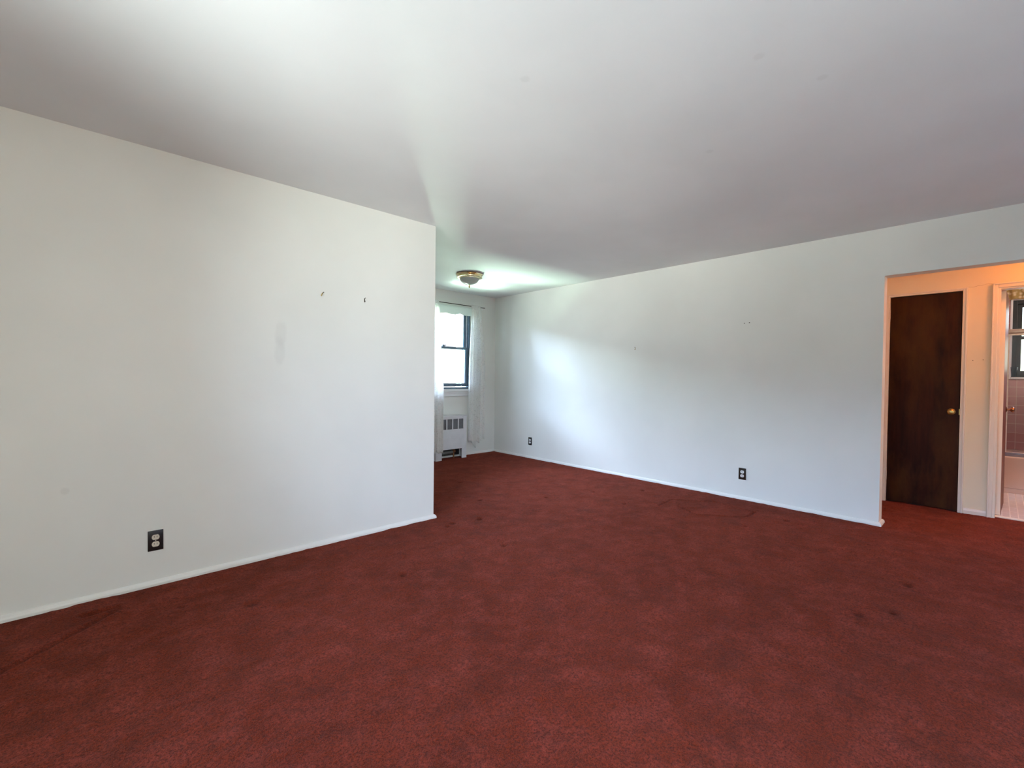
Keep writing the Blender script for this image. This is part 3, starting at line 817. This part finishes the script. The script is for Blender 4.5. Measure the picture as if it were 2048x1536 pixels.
for h in holes[:4]:
    MB().box(h[0]-0.004, h[1]+0.004, ry+0.010, ry+0.013, h[2]-0.004, h[3]+0.004).build('grille', m_grille, t)
MB().box(rx0+0.02, rx1-0.02, YW-0.026, YW-0.021, 0.03, rz-0.02).build('back_plate', m_dark, t)
M = MB(); M.cyl((3.60, ry+0.085, 0.085), (3.86, ry+0.085, 0.085), 0.036); 
M.build('pipe', m_pipe, t, True)
M = MB(); M.cyl((3.885, ry+0.075, 0.005), (3.885, ry+0.075, 0.10), 0.010); M.cyl((3.86, ry+0.075, 0.10), (3.91, ry+0.075, 0.10), 0.016); M.lathe([(0, 0), (0.020, 0), (0.022, 0.008), (0, 0.012)], (3.885, ry+0.075, 0.118))
M.build('valve', m_valve, t, True)

# ================================================================== outlets
def outlet(pos, facing, plate_m, rec_m, label, grounded):
    """built facing -y at the origin, then turned"""
    t = thing('wall_outlet', (0, 0, 0), label, 'outlet', 'duplex outlets low on the walls')
    rot = 0.0 if facing == '-y' else -math.pi/2
    M = MB().box(-0.035, 0.035, -0.0055, 0, -0.0572, 0.0572, 0.0028, 3); parts = [(M, 'cover_plate', plate_m, None)]
    out = []
    pl = M.build('cover_plate', plate_m, t, True)
    for s in (1, -1):
        zc = 0.0195*s
        pts = []
        for k in range(40):
            a = 2*math.pi*k/40
            pts.append((0.0172*math.cos(a), zc+max(-0.0140, min(0.0140, 0.0172*math.sin(a)))))
        r = MB().prism(pts, 'y', -0.0082, -0.004).build('receptacle', rec_m, t)
        M = MB()
        for xx, hh in ((-0.0063, 0.0085), (0.0063, 0.0075)):
            M.box(xx-0.0013, xx+0.0013, -0.0086, -0.0075, zc+0.002-hh/2+0.001, zc+0.002+hh/2+0.001)
        if grounded: M.cyl((0, -0.0086, zc-0.0080), (0, -0.0075, zc-0.0080), 0.0024, seg=12)
        M.build('slots', m_slot, r)
    MB().lathe([(0, 0), (0.0032, 0), (0.0030, 0.0012), (0, 0.0018)], (0, -0.0055, 0), (0, -1, 0), 12).build('screw', m_screw, t, True)
    t.location = pos; t.rotation_euler = (0, 0, rot)
    return t
outlet((0.2735, YA, 0.2535), '-y', m_black, m_ivory, 'black outlet with ivory sockets on the near left wall', False)
outlet((XB, 1.7135, 0.2545), '-x', m_brownpl, m_whitepl, 'dark brown outlet with white sockets on the long right wall, nearer the hall', True)
outlet((XB, 4.677, 0.248), '-x', m_black, m_whitepl, 'small black outlet at far end of the long right wall', True)

# ================================================================== picture hooks and nails
def place(t, pos, facing):
    t.location = pos; t.rotation_euler = (0, 0, 0.0 if facing == '-y' else -math.pi/2)
def picture_hook(pos, facing, label, mat, tilt=0.0):
    t = thing('picture_hook', (0, 0, 0), label, 'picture hook')
    M = MB(); M.box(-0.0035, 0.0035, -0.0012, 0, -0.012, 0.013, 0.0004)
    M.tube([(0, -0.001, -0.011), (0, -0.004, -0.015), (0, -0.009, -0.015), (0, -0.012, -0.010), (0, -0.012, -0.006)], 0.0024, 8)
    bmesh.ops.rotate(M.bm, verts=M.bm.verts, cent=(0, 0, 0), matrix=Matrix.Rotation(tilt, 3, 'Y'))
    M.build('hook', mat, t, True)
    M = MB(); M.cyl((0, 0, 0.006), (0, -0.013, 0.013), 0.0013, seg=10); M.cyl((0, -0.013, 0.013), (0, -0.0145, 0.0138), 0.0034, seg=12)
    bmesh.ops.rotate(M.bm, verts=M.bm.verts, cent=(0, 0, 0), matrix=Matrix.Rotation(tilt, 3, 'Y'))
    M.build('nail', m_nail, t, True)
    place(t, pos, facing)
picture_hook((1.190, YA, 1.756), '-y', 'brass picture hook, tilted, left of the two on the near left wall', m_oldbrass, 0.5)
picture_hook((1.500, YA, 1.752), '-y', 'upright dark picture hook near the corner edge of the near left wall', m_nail)
picture_hook((XB, 2.945, 1.545), '-x', 'brass picture hook in the middle of the long right wall', m_oldbrass)
def nail(pos, facing, label, mat, r=0.0042):
    t = MB(); t.lathe([(0, 0), (0.0018, 0), (0.0018, 0.009), (r, 0.010), (r, 0.0118), (r*0.5, 0.0128), (0, 0.0128)], (0, 0, 0), (0, -1, 0), 14)
    o = t.build('nail', mat, None, True); tag(o, label, 'nail'); place(o, pos, facing)
nail((XB, 1.719, 1.747), '-x', 'left nail of the close pair on the long right wall', m_nail)
nail((XB, 1.672, 1.750), '-x', 'right nail of the close pair on the long right wall', m_nail, 0.005)
nail((XB, 4.330, 1.801), '-x', 'faint white painted nail high near the window end of the right wall', m_trim, 0.004)
nail((XC, 0.155, 1.386), '-x', 'small nail nearer the closet door on the orange-lit hall wall', m_nail, 0.0036)
nail((XC, 0.091, 1.390), '-x', 'small nail nearer the bathroom door on the orange-lit hall wall', m_nail, 0.003)

# ================================================================== bathroom
w = bpy.data.objects.new('window_3', None); C.objects.link(w); w.location = (BX1, -0.48, BWIN['z0']); struct(w)
y0, y1, z0, z1 = BWIN['y0'], BWIN['y1'], BWIN['z0'], BWIN['z1']
M = MB()
M.box(BX1-0.012, BX1+0.01, y1-0.004, y1+0.016, z0-0.020, z1+0.020, 0.003); M.box(BX1-0.012, BX1+0.01, y0-0.016, y0+0.004, z0-0.020, z1+0.020, 0.003)
M.box(BX1-0.012, BX1+0.01, y0+0.004, y1-0.004, z1, z1+0.020, 0.003); M.box(BX1-0.018, BX1+0.01, y0+0.004, y1-0.004, z0-0.020, z0+0.004, 0.003)
M.build('window_casing', m_trimw, w)
M = MB(); rect_frame(M, 'x', y0+0.002, y1-0.002, z0+0.002, z1-0.002, 0.040, BX1+0.03, BX1+0.11); M.build('window_frame', m_darkal, w)
sh = MB(); rect_frame(sh, 'x', y0+0.042, y1-0.042, 1.70, z1-0.042, 0.040, BX1+0.075, BX1+0.10); sh = sh.build('upper_sash', m_darkal, w)
MB().box(BX1+0.086, BX1+0.089, y0+0.082, y1-0.082, 1.74, z1-0.082).build('pane', m_glass, sh)
sh = MB(); rect_frame(sh, 'x', y0+0.042, y1-0.042, z0+0.042, 1.735, 0.036, BX1+0.042, BX1+0.070); sh = sh.build('lower_sash', m_darkal, w)
MB().box(BX1+0.054, BX1+0.057, y0+0.078, y1-0.078, z0+0.078, 1.70).build('pane', m_glass, sh)
# valance
bm = bmesh.new(); n = 80; cols = []
for i in range(n+1):
    u = i/n; y = -0.045-u*0.87; xx = BX1-0.055+0.010*math.sin(u*60)
    zb = 2.175-0.012*abs(math.sin(u*30))
    cols.append([bm.verts.new((xx, y, 2.31)), bm.verts.new((xx-0.004, y, 2.24)), bm.verts.new((xx, y, zb)), bm.verts.new((xx+0.003, y, zb)), bm.verts.new((xx+0.003, y, 2.31))])
for a, b in zip(cols[:-1], cols[1:]):
    for i in range(5):
        j = (i+1) % 5; bm.faces.new((a[i], a[j], b[j], b[i]))
M = MB(); M.bm.free(); M.bm = bm
t = thing('window_valance', (BX1-0.05, -0.48, 2.31), 'gold patterned valance over the bathroom window', 'valance')
M.build('cloth', m_val, t, True)
MB().cyl((BX1-0.052, -0.03, 2.305), (BX1-0.052, -0.93, 2.305), 0.006).build('rod', m_alum, t, True)
# tumbler on the bathroom window sill
t = MB(); cx, cy, cz = BX1+0.010, -0.128, z0+0.0045
t.lathe([(0, 0), (0.022, 0), (0.024, 0.004), (0.034, 0.115), (0.035, 0.118), (0.032, 0.118), (0.0225, 0.008), (0, 0.007)], (cx-0.005, cy, cz), seg=28)
tag(t.build('tumbler', m_cup, None, True), 'clear bluish tumbler in the corner of the bathroom window sill', 'glass')

# tub
t = thing('bathtub', (7.60, -0.65, 0), 'beige bathtub under the bathroom window', 'bathtub')
M = MB()
xf, xb = 7.215, BX1-0.003
ya, yb = BY0+0.003, BY1-0.003
# apron and rim as a lofted shell
def ring(xa, xb_, ya_, yb_, z, r, n=10):
    P = []
    for cx_, cy_, a0 in ((xb_-r, yb_-r, 0), (xa+r, yb_-r, 90), (xa+r, ya_+r, 180), (xb_-r, ya_+r, 270)):
        for k in range(n+1):
            a = math.radians(a0+90*k/n); P.append(M.bm.verts.new((cx_+r*math.cos(a), cy_+r*math.sin(a), z)))
    return P
rr = [ring(xf+0.012, xb, ya, yb, 0.005, 0.002), ring(xf+0.012, xb, ya, yb, 0.055, 0.002), ring(xf+0.004, xb, ya, yb, 0.060, 0.002), ring(xf, xb, ya, yb, 0.355, 0.002), ring(xf-0.012, xb, ya, yb, 0.372, 0.003), ring(xf-0.012, xb, ya, yb, 0.388, 0.003),
      ring(xf, xb-0.002, ya+0.002, yb-0.002, 0.398, 0.004), ring(xf+0.085, xb-0.05, ya+0.06, yb-0.10, 0.398, 0.14), ring(xf+0.10, xb-0.065, ya+0.08, yb-0.12, 0.375, 0.14), ring(xf+0.14, xb-0.12, ya+0.14, yb-0.22, 0.10, 0.12), ring(xf+0.20, xb-0.18, ya+0.2, yb-0.3, 0.06, 0.08)]
for a, b in zip(rr[:-1], rr[1:]):
    for i in range(len(a)):
        j = (i+1) % len(a); M.bm.faces.new((a[i], a[j], b[j], b[i]))
M.bm.faces.new(rr[-1])
M.build('tub_shell', m_tub, t, True)

t = thing('tub_door', (7.25, -0.65, 0.40), 'sliding glass tub enclosure with satin top rail seen through the bathroom doorway', 'shower door')
M = MB(); M.box(7.232, 7.282, BY0+0.002, BY1-0.002, 0.3985, 0.412, 0.002); M.box(7.236, 7.242, BY0+0.002, BY1-0.002, 0.412, 0.438, 0.001); M.box(7.270, 7.276, BY0+0.002, BY1-0.002, 0.412, 0.430, 0.001)
M.build('bottom_track', m_track, t)
M = MB(); M.box(7.228, 7.286, BY0+0.002, BY1-0.002, 1.716, 1.762, 0.008, 3); M.build('top_rail', m_rail, t, True)
for i, (ya_, yb_, xx) in enumerate(((-0.70, -0.060, 7.246), (BY0+0.03, -0.62, 7.262))):
    M = MB(); rect_frame(M, 'x', ya_, yb_, 0.425, 1.715, 0.020, xx-0.006, xx+0.006); p = M.build('door_panel', m_rail, t)
    MB().box(xx-0.002, xx+0.002, ya_+0.02, yb_-0.02, 0.445, 1.695).build('pane', m_sglass, p)

# ================================================================== brick house across the yard
t = thing('brick_house', (2.0, 14.5, -3.2), 'sunlit pale red brick house seen through the dining window', 'building')
MB().box(-9.0, 9.08, 12.5, 20.0, -3.2, 3.5).build('brick_wall', m_brick, t)
MB().box(-9.3, 9.25, 12.3, 20.2, 3.5, 3.65, 0.02).build('roof', m_roof, t)
